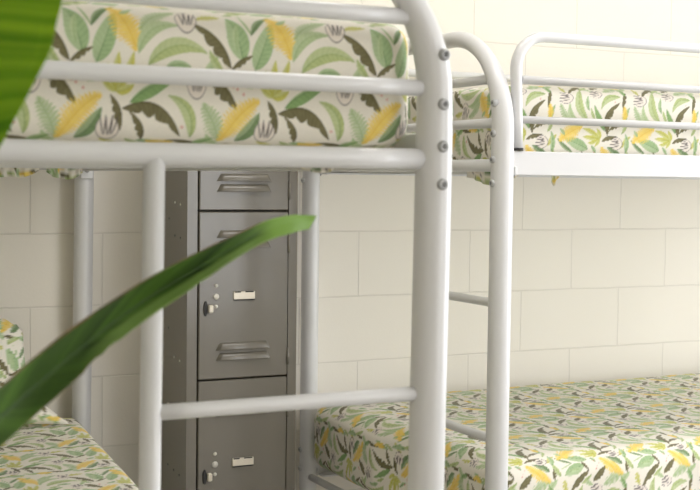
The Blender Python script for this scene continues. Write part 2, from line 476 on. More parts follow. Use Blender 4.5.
    for (cu, cv, a, b) in FLOWERS:
        cu, cv, a, b = cu * 1e-4, cv * 1e-4, a * 1e-4, b * 1e-4
        iu, iv, U, V = region(cu - a * 1.4, cu + a * 1.4, cv - b * 1.5, cv + b * 1.5)
        X, Y = (U - cu) / a, (V - cv) / b
        rr = np.sqrt(X * X + (Y * (1.0 + 0.15 * Y)) ** 2)
        put(iu, iv, lin((232, 222, 212)), np.clip((1 - rr) / 0.05, 0, 1) * 0.8)
        cup = np.clip((0.035 - np.abs(rr - 0.95)) / 0.05 + 0.5, 0, 1) * (Y < 0.55)
        put(iu, iv, dark, cup * 0.85)
        for x0, x1 in ((-0.35, -0.62), (-0.28, -0.12), (0.02, -0.12), (0.1, 0.42), (0.3, 0.42), (0.42, 0.86)):
            d, s, sg = dist_curve(X, Y, (x0 * 0.9, -0.55), ((x0 + x1) / 2, 0.1), (x1, 0.98), 8)
            put(iu, iv, dark, np.clip((0.03 + 0.07 * s * (1 - s) * 2 - d) / 0.05 + 0.5, 0, 1) * 0.85)
    for (cu, cv) in BERRIES:
        cu, cv = cu * 1e-4, cv * 1e-4
        iu, iv, U, V = region(cu - 0.005, cu + 0.005, cv - 0.005, cv + 0.005)
        an = np.arctan2(V - cv, U - cu)
        rr = np.hypot(U - cu, V - cv)
        put(iu, iv, lin((206, 108, 96)), np.clip((0.0016 + 0.0010 * np.cos(5 * an) - rr) / aa + 0.5, 0, 1) * 0.85)
    return T

def nf_(x): return round(x)
TILE = paint_tile()
TILE_S = TILE.copy()

def print_colour(u, v):
    """bilinear look-up in the repeat"""
    n = TN
    x = (np.asarray(u) / PU * n - 0.5) % n; y = (np.asarray(v) / PV * n - 0.5) % n
    i0 = np.floor(x).astype(int); j0 = np.floor(y).astype(int)
    fx = (x - i0)[:, None]; fy = (y - j0)[:, None]
    i0 %= n; j0 %= n; i1 = (i0 + 1) % n; j1 = (j0 + 1) % n
    return (TILE[j0, i0] * (1 - fx) + TILE[j0, i1] * fx) * (1 - fy) + (TILE[j1, i0] * (1 - fx) + TILE[j1, i1] * fx) * fy

def set_print(me, u, v):
    c = print_colour(u, v)
    a = me.color_attributes.new('print', 'FLOAT_COLOR', 'POINT')
    buf = np.ones((len(me.vertices), 4), np.float32); buf[:, :3] = c
    a.data.foreach_set('color', buf.ravel())

def grid_faces(nu, nv, base):
    i = np.arange(nu - 1)[None, :] + np.arange(nv - 1)[:, None] * nu + base
    return np.stack([i, i + 1, i + nu + 1, i + nu], -1).reshape(-1, 4)

def soft_block(name, lo, hi, r, step, mapping, deform=None, origin=None, parent=None, steps=None):
    """a padded block in the printed cotton. step: grid step; mapping(face, x, y, z) -> print u, v"""
    lo, hi = np.array(lo, float), np.array(hi, float)
    c, h = (lo + hi) / 2, (hi - lo) / 2
    VS, FS, UU, VV = [], [], [], []
    base = 0
    for ax in range(3):
        o = [k for k in range(3) if k != ax]
        for s in (-1, 1):
            face = 'xyz'[ax] + ('-' if s < 0 else '+')
            st = (steps or {}).get(face, step)
            def axis_pts(k):
                n = max(4, int(round(2 * h[k] / st)))
                return np.linspace(-h[k], h[k], n + 1)
            A, B = axis_pts(o[0]), axis_pts(o[1])
            GA, GB = np.meshgrid(A, B)
            q = np.zeros((GA.size, 3)); q[:, o[0]] = GA.ravel(); q[:, o[1]] = GB.ravel(); q[:, ax] = s * h[ax]
            inner = np.clip(q, -(h - r), h - r)
            d = q - inner
            nn = d / np.linalg.norm(d, axis=1)[:, None]
            p = inner + r * nn + c
            w = q + c
            u, v = mapping(face, w[:, 0], w[:, 1], w[:, 2])
            if deform is not None: p = deform(p, nn)
            f = grid_faces(len(A), len(B), base)
            flip = (s > 0) == (ax == 1)
            if flip: f = f[:, ::-1]
            VS.append(p); FS.append(f); UU.append(u); VV.append(v); base += len(p)
    V = np.concatenate(VS); F = np.concatenate(FS)
    org = np.array(origin if origin is not None else (c[0], c[1], lo[2]))
    me = bpy.data.meshes.new(name)
    me.from_pydata((V - org).tolist(), [], F.tolist())
    me.polygons.foreach_set('use_smooth', [True] * len(F))
    set_print(me, np.concatenate(UU), np.concatenate(VV))
    me.materials.append(M['fabric']); me.update()
    o = bpy.data.objects.new(name, me); COL.objects.link(o)
    if parent is not None: o.parent = parent
    else: o.location = org
    return o
# ------------------------------------------------------------------ the room
XL, XR, YB, ZC = -2.6, 3.15, -5.0, 2.85
def struct(name, mb, mat):
    return tag(mb.build(name, mat), kind='structure')
struct('floor', MB().box((XL - .1, YB - .1, -0.1), (XR + .1, 0.1, 0)), M['floor'])
struct('ceiling', MB().box((XL - .1, YB - .1, ZC), (XR + .1, 0.1, ZC + 0.1)), M['ceiling'])
struct('wall_back', MB().box((XL - .1, 0, 0), (XR + .1, 0.1, ZC)), M['wall'])
struct('wall_left', MB().box((XL - .1, YB, 0), (XL, 0, ZC)), M['wall_side'])
WY0, WY1, WZ0, WZ1 = -3.5, -0.95, 0.55, 2.65
WX0, WX1 = 1.3, 2.4
mb = MB()
mb.box((XR, YB, 0), (XR + .1, WY0, ZC)); mb.box((XR, WY1, 0), (XR + .1, 0, ZC))
mb.box((XR, WY0, 0), (XR + .1, WY1, WZ0)); mb.box((XR, WY0, WZ1), (XR + .1, WY1, ZC))
struct('wall_right', mb, M['wall_side'])
mb = MB()
mb.box((XL - .1, YB - .1, 0), (WX0, YB, ZC)); mb.box((WX1, YB - .1, 0), (XR + .1, YB, ZC))
mb.box((WX0, YB - .1, 0), (WX1, YB, WZ0)); mb.box((WX0, YB - .1, WZ1), (WX1, YB, ZC))
struct('wall_front', mb, M['wall'])
def window(name, loc, rz, hw, hz):
    win = bpy.data.objects.new(name, None); COL.objects.link(win); win.location = loc; win.rotation_euler = (0, 0, rz); win['kind'] = 'structure'
    mb = MB()
    mb.box((-.04, -hw, 0), (.04, hw, .05)).box((-.04, -hw, hz - .05), (.04, hw, hz))
    mb.box((-.04, -hw, 0), (.04, -hw + .05, hz)).box((-.04, hw - .05, 0), (.04, hw, hz))
    for y in (-hw / 3, hw / 3): mb.box((-.03, y - .025, .05), (.03, y + .025, hz - .05))
    mb.build('window_frame', M['trim'], win)
    MB().box((-.004, -hw + .05, .05), (.004, hw - .05, hz - .05)).build('window_pane', M['glass'], win)
    MB().box((-.16, -hw - .05, -.03), (-.05, hw + .05, 0)).build('window_sill', M['trim'], win)
    ld = bpy.data.lights.new('daylight_portal', 'AREA'); ld.shape = 'RECTANGLE'; ld.size = 2 * hw; ld.size_y = hz
    ld.cycles.is_portal = True
    p = bpy.data.objects.new('daylight_portal', ld); COL.objects.link(p)
    p.location = Vector(loc) + Vector((math.cos(rz) * .07, math.sin(rz) * .07, hz / 2))
    p.rotation_euler = (math.radians(90), 0, rz + math.radians(90))
window('window_1', (XR + .05, (WY0 + WY1) / 2, WZ0), 0.0, (WY1 - WY0) / 2, WZ1 - WZ0)
window('window_2', ((WX0 + WX1) / 2, YB - .05, WZ0), -math.pi / 2, (WX1 - WX0) / 2, WZ1 - WZ0)
struct('baseboard_back', MB().box((XL, -.012, 0), (XR, -.001, .1), .003), M['trim'])

# ------------------------------------------------------------------ bunk beds
L, W = 1.897, 1.03
PR, AR = 0.0262, 0.0192          # post radius, arch radius
def Z(v): return v + F0

def end_frame(x, root, out, ladder, rung, dz, yl_off):
    """the bent-tube end of a bunk at local x; out = -1 / +1 outward direction"""
    h = W / 2
    R, zs = 0.22, Z(0.28)
    pts, rad = [], []
    def post(y, up):
        zz = [0.0, 0.4, 0.8, 1.2, 1.4, zs - .06, zs]
        rr = [PR] * 6 + [PR * .98]
        q = [(x, y, z) for z in zz]
        return (q, rr) if up else (q[::-1], rr[::-1])
    q, r = post(-h, True); pts += q; rad += r
    n = 16
    for i in range(1, n + 1):
        a = math.pi - (math.pi / 2) * i / n
        pts.append((x, -h + R + R * math.cos(a), zs + R * math.sin(a))); rad.append(PR + (AR - PR) * min(1, i / (n * .55)))
    for i in range(0, n):
        a = math.pi / 2 - (math.pi / 2) * i / n
        pts.append((x, h - R + R * math.cos(a), zs + R * math.sin(a))); rad.append(PR + (AR - PR) * min(1, (n - i) / (n * .55)))
    q, r = post(h, False); pts += q; rad += r
    MB().tube(pts, rad, 28).build('end_arch', M['white'], root)
    for y in (-h, h):
        MB().lathe([(0, 0.0), (PR + .003, 0.0), (PR + .003, .03), (PR, .032)], (x, y, 0.0)).build('foot_cap', M['black'], root)
    def across(z, rr, y0, y1, name):
        pts = [(x, y0 + (y1 - y0) * i / 8, z) for i in range(9)]
        o = MB().tube(pts, rr, 18).build(name, M['white'], root)
        return o
    s = .392 - .28
    yin = h - R + math.sqrt(R * R - s * s) - AR * .7
    across(Z(.392) + dz, .0112, -yin, yin, 'end_rail')
    across(Z(.2925) + dz * .5, .0115, -h + PR * .6, h - PR * .6, 'end_rail')
    across(Z(.194) + dz, .0148, -h + PR * .6, h - PR * .6, 'end_rail')
    across(Z(-.737), .0105, -h + PR * .6, h - PR * .6, 'end_rail')
    if ladder:
        yl = -h + yl_off
        MB().tube([(x, yl, 0), (x, yl, 0.6), (x, yl, Z(.192))], .0140, 20).build('ladder_upright', M['white'], root)
        MB().lathe([(0, 0.0), (.017, 0.0), (.017, .025), (.014, .027)], (x, yl, 0.0)).build('foot_cap', M['black'], root)
        for zr in (rung, rung - .316, rung - .94):
            across(Z(zr), .0103, -h + PR * .6, yl - .008, 'rung')
    for y in (-h, h):
        for zb in (.337, .268, .209, .156, -.655, -.712):
            bx = x + out * (PR - .0005)
            bo = MB().lathe([(.0036, out * .0044), (.0042, out * .0052), (.0064, out * .0046), (.0082, out * .0024), (.0088, 0.0), (.0088, -out * .008), (0, -out * .008)],
                       (bx, y, Z(zb)), 'x', 18).build('bolt', M['steel'], root)
            MB().lathe([(0, out * .0046), (.0038, out * .0046), (.0038, out * .001), (0, out * .001)], (bx, y, Z(zb)), 'x', 12).build('bolt_socket', M['socket'], bo)

def make_bunk(label, loc, rz, rung, dz, guard, yl_off):
    root = thing('bunk_bed', label, 'bunk bed', loc, rz, 'white tube bunk beds')
    h = W / 2
    end_frame(-L / 2, root, -1, True, rung, dz, yl_off)
    end_frame(L / 2, root, 1, False, rung, dz, yl_off)
    for zt, zb in ((.230, .175), (-.680, -.735)):
        for s in (-1, 1):
            y = s * h
            mb = MB().box((-L / 2 + .02, y - .006, Z(zb)), (L / 2 - .02, y + .006, Z(zt)), .002)
            a, b = sorted((y - s * .006, y - s * .045))
            mb.box((-L / 2 + .03, a, Z(zb)), (L / 2 - .03, b, Z(zb) + .004))
            mb.build('side_rail', M['white'], root)
            for e in (-1, 1):
                br = MB().box((e * (L / 2 - .026) - .004, y - .018, Z(zb) - (.022 if e > 0 else 0)), (e * (L / 2 - .026) + .004, y + .018, Z(zt) - .035), .002).build('rail_bracket', M['white'], root)
                MB().lathe([(0, -e * .004), (.005, -e * .0035), (.007, -e * .001), (.007, 0), (0, 0)], (e * (L / 2 - .030), y, Z(zb) + .012 - .010), 'x', 14).build('bracket_screw', M['steel'], br)
        for i in range(11):
            x = -L / 2 + .11 + i * (L - .22) / 10
            MB().box((x - .02, -h + .01, Z(zb) + .0045), (x + .02, h - .01, Z(zb) + .009)).build('slat', M['white'], root)
    for y in ((-h, h) if guard else ()):
        r, rr = .0118, .075
        x0, x1, zt, zb = -L / 2 + .042, .40, Z(.4925), Z(.2325)
        pts = [(x0, y, zb), (x0 - .002, y, zb + .06), (x0 - .006, y, zb + .12), (x0 - .009, y, zt - rr)]
        pts += [tuple(q) for q in arc((x0 - .009 + rr, y, zt - rr), rr, math.pi, math.pi / 2, 10, ((1, 0, 0), (0, 0, 1)))][1:]
        pts += [(x0 + (x1 - x0) * k / 6, y, zt) for k in range(2, 5)]
        pts += [tuple(q) for q in arc((x1 - rr, y, zt - rr), rr, math.pi / 2, 0, 10, ((1, 0, 0), (0, 0, 1)))]
        pts += [(x1, y, zb + .1), (x1, y, zb)]
        rads = [.0112, .0118, .0126, .0140] + [.0140 - .0018 * i / 10 for i in range(1, 11)]
        g = MB().tube(pts, rads + [r] * (len(pts) - len(rads)), 18).build('guard_rail', M['white'], root)
        for zr in (.392, .302):
            MB().tube([(x0 + .006, y, Z(zr)), ((x0 + x1) / 2, y, Z(zr)), (x1 - .006, y, Z(zr))], .0088, 14).build('guard_bar', M['white'], g)
        for x in (x0, x1):
            MB().lathe([(0, 0), (.0125, 0), (.0125, .005), (.0118, .006)], (x, y, zb - .0015)).build('guard_tip', M['black'], g)
    return root

bunk_near = make_bunk('white metal bunk bed turned ladder end first, in front of the grey locker', (-.068 - W / 2, -.06 - L / 2, 0), math.pi / 2, -.142, -.003, False, .412)
bunk_wall = make_bunk('white metal bunk bed with hooped guard rail standing lengthwise along the block wall', (.62 + L / 2, -.06 - W / 2, 0), 0.0, -.119, .003, True, .318)

# the near bunk's legs lean slightly, as in the photograph
for o in bunk_near.children_recursive:
    if o.type == 'MESH':
        for v in o.data.vertices: v.co.y += .0105 * max(0.0, 1.45 - v.co.z)

# ------------------------------------------------------------------ mattresses in leaf-print sheets
def wob(p, k, a):
    s = np.zeros(len(p))
    for i in range(5):
        f = np.array([math.sin(i * 2.3 + k) * 9 + 4, math.cos(i * 1.7 + k) * 10 + 3, math.sin(i * 3.1 + 2 * k) * 12])
        s += np.sin(p @ f + i * 1.9 + k) / 5
    return s * a

def map_near(lo, hi, du=0.0, dv=0.0):
    def f(face, x, y, z):
        top = hi[2]
        if face == 'y-': u, v = x, z
        elif face == 'z+': u, v = x, top + (y - lo[1])
        elif face == 'x+': u, v = hi[0] + (top - z), top + (y - lo[1])
        elif face == 'x-': u, v = lo[0] - (top - z), top + (y - lo[1])
        elif face == 'y+': u, v = x, top + (hi[1] - lo[1]) + (top - z)
        else: u, v = x, lo[2] - (y - lo[1])
        return u + du, v - F0 + dv
    return f

def map_wall(lo, hi, du=0.0, dv=0.0):
    def f(face, x, y, z):
        top = hi[2]
        if face == 'y-': u, v = z, -x
        elif face == 'z+': u, v = top + (y - lo[1]), -x
        elif face == 'x-': u, v = top + (y - lo[1]), -lo[0] + (top - z)
        elif face == 'x+': u, v = top + (y - lo[1]), -hi[0] - (top - z)
        elif face == 'y+': u, v = top + (hi[1] - lo[1]) + (top - z), -x
        else: u, v = lo[2] - (y - lo[1]), -x
        return u - F0 - .508 - .279 + du, v + .363 + .827 + dv
    return f

GM = 'leaf print mattresses'
lo, hi = (-1.055, -1.926, Z(.197)), (-.080, -.112, Z(.386))
def dfA(p, n):
    p = p + n * wob(p, 1.0, .0022)[:, None]
    k = np.clip((p[:, 0] + .19) / .11, 0, 1) ** 2 * np.clip((Z(.30) - p[:, 2]) / .10, 0, 1)
    p[:, 2] += .016 * k
    return p
mA = soft_block('mattress', lo, hi, .036, .009, map_near(lo, hi), dfA, steps={'y-': .0013, 'x+': .004, 'z+': .006, 'x-': .012, 'y+': .02, 'z-': .012})
tag(mA, 'upper mattress in leaf print sheet behind the end rails of the ladder-end bunk bed', 'mattress', GM)

lo, hi = (.660, -1.056, Z(.197)), (2.46, -.10, Z(.387))
mB = soft_block('mattress', lo, hi, .03, .008, map_wall(lo, hi), lambda p, n: p + n * wob(p, 2.0, .003)[:, None],
                steps={'y-': .0024, 'x-': .003, 'z+': .006, 'x+': .02, 'y+': .02, 'z-': .02})
tag(mB, 'upper mattress in leaf print sheet behind the hooped guard rail', 'mattress', GM)

lo, hi = (.642, -1.052, Z(-.712)), (2.46, -.095, Z(-.497))
def dfBl(p, n):
    q = p + n * wob(p, 3.0, .005)[:, None]
    bl = np.clip((p[:, 1] + .66) / .15, 0, 1) * np.clip((.72 - p[:, 0]) / .075, 0, 1) * np.clip((-.096 - p[:, 1]) / .035, 0, 1)
    q[:, 0] -= .042 * bl
    # soft drape of the sheet over the front edge
    fr = np.clip((-.95 - p[:, 1]) / .1, 0, 1)
    q[:, 1] += fr * .006 * np.sin(p[:, 0] * 21 + 1.0) * np.clip((Z(-.5) - p[:, 2]) / .1, 0, 1)
    return q
mBl = soft_block('mattress', lo, hi, .055, .008, map_wall(lo, hi, .09, .03), dfBl,
                 steps={'y-': .0035, 'x-': .004, 'z+': .004, 'x+': .02, 'y+': .02, 'z-': .02})
tag(mBl, 'lower mattress in leaf print sheet lying along the block wall', 'mattress', GM)

lo, hi = (-1.06, -1.91, Z(-.712)), (-.099, -.102, Z(-.497))
def dfAl(p, n):
    q = p + n * wob(p, 4.0, .004)[:, None]
    t = np.clip((-.15 - p[:, 1]) / .8, 0, 1)
    q[:, 0] -= t * .040 * np.clip((p[:, 0] + .7) / .5, 0, 1)
    q[:, 2] -= t * .03 * np.clip((p[:, 2] - Z(-.6)) / .08, 0, 1)
    return q
mAl = soft_block('mattress', lo, hi, .03, .009, map_near(lo, hi, .05, .08), dfAl,
                 steps={'z+': .004, 'x+': .008, 'x-': .02, 'y+': .02, 'y-': .01, 'z-': .02})
tag(mAl, 'lower mattress in leaf print sheet with a pillow on its far end', 'mattress', GM)

# loose sheet hems showing below the upper mattresses
def hem(p0, p1, ztop, drops, parent, out=(0, 0, 0)):
    n = len(drops) * 6
    top, bot = [], []
    P0, P1 = np.array(p0, float), np.array(p1, float)
    xs = np.linspace(0, len(drops) - 1, n)
    dr = np.interp(xs, range(len(drops)), drops)
    vs = []
    rows = 6
    dirv = (P1 - P0) / np.linalg.norm(P1 - P0); nrm = np.array([-dirv[1], dirv[0]])
    for side in (0, 1):
        for j in range(rows):
            for i in range(n):
                t = i / (n - 1)
                q = P0 + (P1 - P0) * t
                off = .004 * math.sin(i * .9 + j * .5) * j / rows + (.0009 if side else -.0009)
                vs.append((q[0] + nrm[0] * off, q[1] + nrm[1] * off, ztop - dr[i] * j / (rows - 1)))
    fs = np.concatenate([grid_faces(n, rows, 0), grid_faces(n, rows, n * rows)[:, ::-1]]).tolist()
    for j in range(rows - 1):
        a, b = j * n, n * rows + j * n
        fs.append([a, b, b + n, a + n]); a += n - 1; b += n - 1
        fs.append([a, a + n, b + n, b])
    for i in range(n - 1):
        a, b = (rows - 1) * n + i, n * rows + (rows - 1) * n + i
        fs.append([a, a + 1, b + 1, b])
    me = bpy.data.meshes.new('sheet_hem')
    org = np.array(parent.location)
    V = np.array(vs)
    me.from_pydata((V - org).tolist(), [], fs)
    me.polygons.foreach_set('use_smooth', [True] * len(fs))
    set_print(me, V[:, 0] + V[:, 1] * .6, V[:, 2] * 1.0 + .04)
    me.materials.append(M['fabric']); me.update()
    o = bpy.data.objects.new('sheet_hem', me); COL.objects.link(o); o.parent = parent
    return o
hem((-.40, -.30), (-.245, -.30), Z(.2), [.036, .042, .045, .043, .046, .040, .026], mA)
hem((-.228, -.30), (-.135, -.30), Z(.2), [.030, .043, .046, .049, .044, .03], mA)
hem((-.195, -1.76), (-.122, -1.76), Z(.2), [.016, .026, .029, .029, .018], mA)
hem((.668, -.86), (.668, -1.036), Z(.2), [.030, .034, .044, .050, .046, .030], mB)
hem((.675, -1.038), (.70, -1.038), Z(.2), [.024, .032, .026], mB)
hem((.79, -1.036), (.825, -1.036), Z(.2), [.018, .050, .030, .018], mB)

# ------------------------------------------------------------------ pillow
def make_pillow():
    n = 90
    g = np.linspace(-1, 1, n)
    A, B = np.meshgrid(g, g)
    a, b = A.ravel(), B.ravel()
    th = .075 * ((1 - np.abs(a) ** 3.2) * (1 - np.abs(b) ** 3.0)).clip(0) ** .55
    w, hgt = .33, .145
    pin = 1 - .07 * (1 - np.abs(a) ** 2) * np.abs(b) ** 4
    px = a * w * (1 - .05 * (1 - b ** 2) * np.abs(a) ** 4); pz = b * hgt * pin
    px = px + .02 * np.clip(a, 0, 1) * (-b) + .075 * np.clip((a - .5) * 2, 0, 1) * np.clip(-b - .45, 0, 1) / .55
    cr = np.clip((np.abs(a) - .75) / .25, 0, 1) * np.clip((b - .7) / .3, 0, 1)
    px = px - np.sign(a) * cr * .02; pz = b * hgt * pin - cr * .022 + .004 * np.sin(a * 31) * np.clip((b - .8) / .2, 0, 1)
    front = np.stack([px, -th - .004 * np.sin(a * 9 + b * 5) * (1 - np.abs(a)), pz], -1)
    back = np.stack([px, th * .8, pz], -1)
    V = np.concatenate([front, back])
    F = np.concatenate([grid_faces(n, n, 0), grid_faces(n, n, n * n)[:, ::-1]])
    me = bpy.data.meshes.new('pillow')
    me.from_pydata(V.tolist(), [], F.tolist())
    me.polygons.foreach_set('use_smooth', [True] * len(F))
    set_print(me, V[:, 0] + .03, V[:, 2] + .11 + np.where(np.arange(len(V)) < n * n, 0, .1))
    me.materials.append(M['fabric']); me.update()
    o = bpy.data.objects.new('pillow', me); COL.objects.link(o)
    return o
pil = make_pillow()
pil.location = (-.565, -.175, Z(-.497) + .158); pil.rotation_euler = (math.radians(-14), math.radians(2), 0)
tag(pil, 'leaf print pillow propped against the block wall on the lower bunk', 'pillow')

# ------------------------------------------------------------------ locker
lx0, lx1, ly0, ly1, lz0, lz1 = .133, .4505, -.34, -.015, 0.0, Z(.552)
lock = thing('locker', 'narrow grey four-door metal locker standing between the two bunk beds', 'locker', ((lx0 + lx1) / 2, (ly0 + ly1) / 2, 0))
ox, oy = (lx0 + lx1) / 2, (ly0 + ly1) / 2
def LB(x0, y0, z0, x1, y1, z1, mb=None, bev=0):
    mb = mb or MB()
    return mb.box((x0 - ox, y0 - oy, z0), (x1 - ox, y1 - oy, z1), bev)
mb = MB()
t = .004
LB(lx0, ly0 + .016, lz0, lx0 + t, ly1, lz1, mb); LB(lx1 - t, ly0 + .016, lz0, lx1, ly1, lz1, mb)
LB(lx0 + t, ly1 - t, lz0, lx1 - t, ly1, lz1, mb); LB(lx0 + t, ly0 + .016, lz1 - t, lx1 - t, ly1 - t, lz1, mb); LB(lx0 + t, ly0 + .016, lz0, lx1 - t, ly1 - t, lz0 + t, mb)
dx0, dx1 = .161, .4245
LB(lx0, ly0, lz0, dx0, ly0 + .016, lz1, mb); LB(dx1, ly0, lz0, lx1, ly0 + .016, lz1, mb)
LB(dx0, ly0, lz1 - .022, dx1, ly0 + .016, lz1, mb)
mb.build('locker_body', M['locker'], lock)
div = [.0725 + .452 * k for k in (-3, -2, -1, 0)]
mb = MB()
for zd in div[1:]: LB(lx0 + t, ly0 + .03, Z(zd) - .002, lx1 - t, ly1 - t, Z(zd) + .002, mb)
mb.build('shelf', M['gap'], lock)
# side panel bolt holes
for hx in (-.06, -.12, -.17, -.215):
    for hzv in (-.62, -.45, -.31, -.24, -.1, .02, .06, .11, .2, .4):
        if (int(abs(hx) * 1000) + int((hzv + 1) * 100)) % 3 == 0: continue
        MB().lathe([(0, -.0012), (.0028, -.0010), (.0034, 0), (0, .001)], (lx0 - ox, hx - .07 - oy, Z(hzv + hx * .1)), 'x', 10).build('panel_rivet', M['pale'] if (int(abs(hzv) * 100) % 2) else M['gap'], lock)
def door(zb, ztp):
    d = LB(dx0 + .0045, ly0 - .003, Z(zb) + .0022, dx1 - .0025, ly0 + .014, Z(ztp) - .0022, None, .0025).build('door', M['locker'], lock)
    yf = ly0 - .003 - oy
    def louver(zc):
        x0, x1, hh, pr = .2135 - ox, .3715 - ox, .0100, .0110
        prof = [(-hh, 0.0), (-hh, -pr * .9), (-hh * .92, -pr)] + [(-.6 * hh + 1.6 * hh * math.sin(k * math.pi / 16), -pr * math.cos(k * math.pi / 16)) for k in range(9)]
        vs, fs = [], []
        for xx, k in ((x0, 0.0), (x0 + .006, .8), (x0 + .012, 1.0), (x1 - .012, 1.0), (x1 - .006, .8), (x1, 0.0)):
            for z, y in prof:
                ins = .011 * (z + hh) / (2 * hh)
                vs.append((xx + (ins if xx < (x0 + x1) / 2 else -ins), yf + y * k + .0003, Z(zc) + z))
        m = len(prof)
        for i in range(5):
            for k in range(m - 1):
                fs.append((i * m + k, (i + 1) * m + k, (i + 1) * m + k + 1, i * m + k + 1))
        MB().add(vs, fs, True).build('louver', M['locker'], d)
    for zc in (zb + .0615, zb + .0895, ztp - .0615, ztp - .0895): louver(zc)
    zm = (zb + ztp) / 2 - .0003
    # name plate holder
    hold = MB().box((.2625 - ox, yf - .0035, Z(zm) - .0115), (.3245 - ox, yf + .001, Z(zm) + .0105), .0012).build('label_holder', M['plate'], d)
    for q in ((.268, .288), (.292, .319)):
        pass
    LB(.2660, ly0 - .0071, Z(zm) + .0075, .2830, ly0 - .006, Z(zm) + .0105).build('label_slot', M['gap'], d)
    LB(.2960, ly0 - .0071, Z(zm) + .0075, .3200, ly0 - .006, Z(zm) + .0105).build('label_slot', M['gap'], d)
    LB(.2640, ly0 - .0068, Z(zm) - .0140, .3235, ly0 - .003, Z(zm) - .0110).build('label_slot', M['gap'], d)
    for zc, r in ((zm + .027, .0052), (zm - .002, .0086), (zm - .0285, .0052)):
        MB().lathe([(0, -.0032), (r * .6, -.003), (r, -.0012), (r, .001), (0, .001)], (.2135 - ox, yf, Z(zc)), 'y', 18).build('rivet', M['pale'], d)
    zl = zm - .033
    MB().lathe([(0, -.002), (.006, -.002), (.007, 0), (.007, .001), (0, .001)], (0, 0, 0), 'y', 18)
    mbk = MB(); 
    vs = []; fs = []
    for y in (-.0045, .001):
        for k in range(20):
            a = 2 * math.pi * k / 20
            vs.append((.1835 - ox + .0052 * math.cos(a), yf + y, Z(zl) + .0200 * math.sin(a)))
    fs = [tuple(range(20)), tuple(range(20, 40))] + [(k, (k + 1) % 20, 20 + (k + 1) % 20, 20 + k) for k in range(20)]
    lt = mbk.add(vs, fs).build('latch', M['black'], d)
    mbk = MB().box((.190 - ox, yf - .011, Z(zl) - .012), (.2035 - ox, yf + .001, Z(zl) + .010), .003)
    mbk.build('latch_tongue', M['plate'], lt)
    for zh in (zb + .055, ztp - .09):
        MB().tube([(dx1 - .001 - ox, yf - .001, Z(zh) - .024), (dx1 - .001 - ox, yf - .001, Z(zh) + .024)], .0036, 12).build('hinge', M['locker'], d)
for zd in div: door(zd, zd + .452)
LB(dx0 + .004, ly0 + .004, .004, dx1 - .004, ly0 + .012, Z(div[0]) - .003).build('kick_plate', M['locker'], lock)

# ------------------------------------------------------------------ the plant in front
BLADE = [
  ((-0.8094,-2.3795,1.2323), (-0.8077,-2.3677,1.1997), (-0.8108,-2.3867,1.1741)),
  ((-0.7802,-2.3588,1.2460), (-0.7782,-2.3470,1.2147), (-0.7816,-2.3658,1.1897)),
  ((-0.7497,-2.3385,1.2618), (-0.7474,-2.3269,1.2313), (-0.7512,-2.3455,1.2066)),
  ((-0.7178,-2.3187,1.2816), (-0.7153,-2.3072,1.2515), (-0.7194,-2.3256,1.2266)),
  ((-0.6759,-2.3036,1.3085), (-0.6730,-2.2922,1.2795), (-0.6776,-2.3103,1.2549)),
  ((-0.6323,-2.2895,1.3321), (-0.6290,-2.2780,1.3077), (-0.6340,-2.2957,1.2869)),
  ((-0.5870,-2.2763,1.3549), (-0.5827,-2.2630,1.3332), (-0.5887,-2.2822,1.3147)),
  ((-0.5305,-2.2685,1.3802), (-0.5263,-2.2570,1.3626), (-0.5323,-2.2740,1.3472)),
  ((-0.4864,-2.2551,1.3959), (-0.4835,-2.2481,1.3834), (-0.4882,-2.2602,1.3706)),
  ((-0.4456,-2.2402,1.4101), (-0.4446,-2.2381,1.4000), (-0.4474,-2.2450,1.3875)),
  ((-0.4066,-2.2248,1.4161), (-0.4067,-2.2252,1.4079), (-0.4084,-2.2294,1.3963)),
  ((-0.3690,-2.2090,1.4150), (-0.3720,-2.2079,1.4091), (-0.3785,-2.2096,1.3997))]
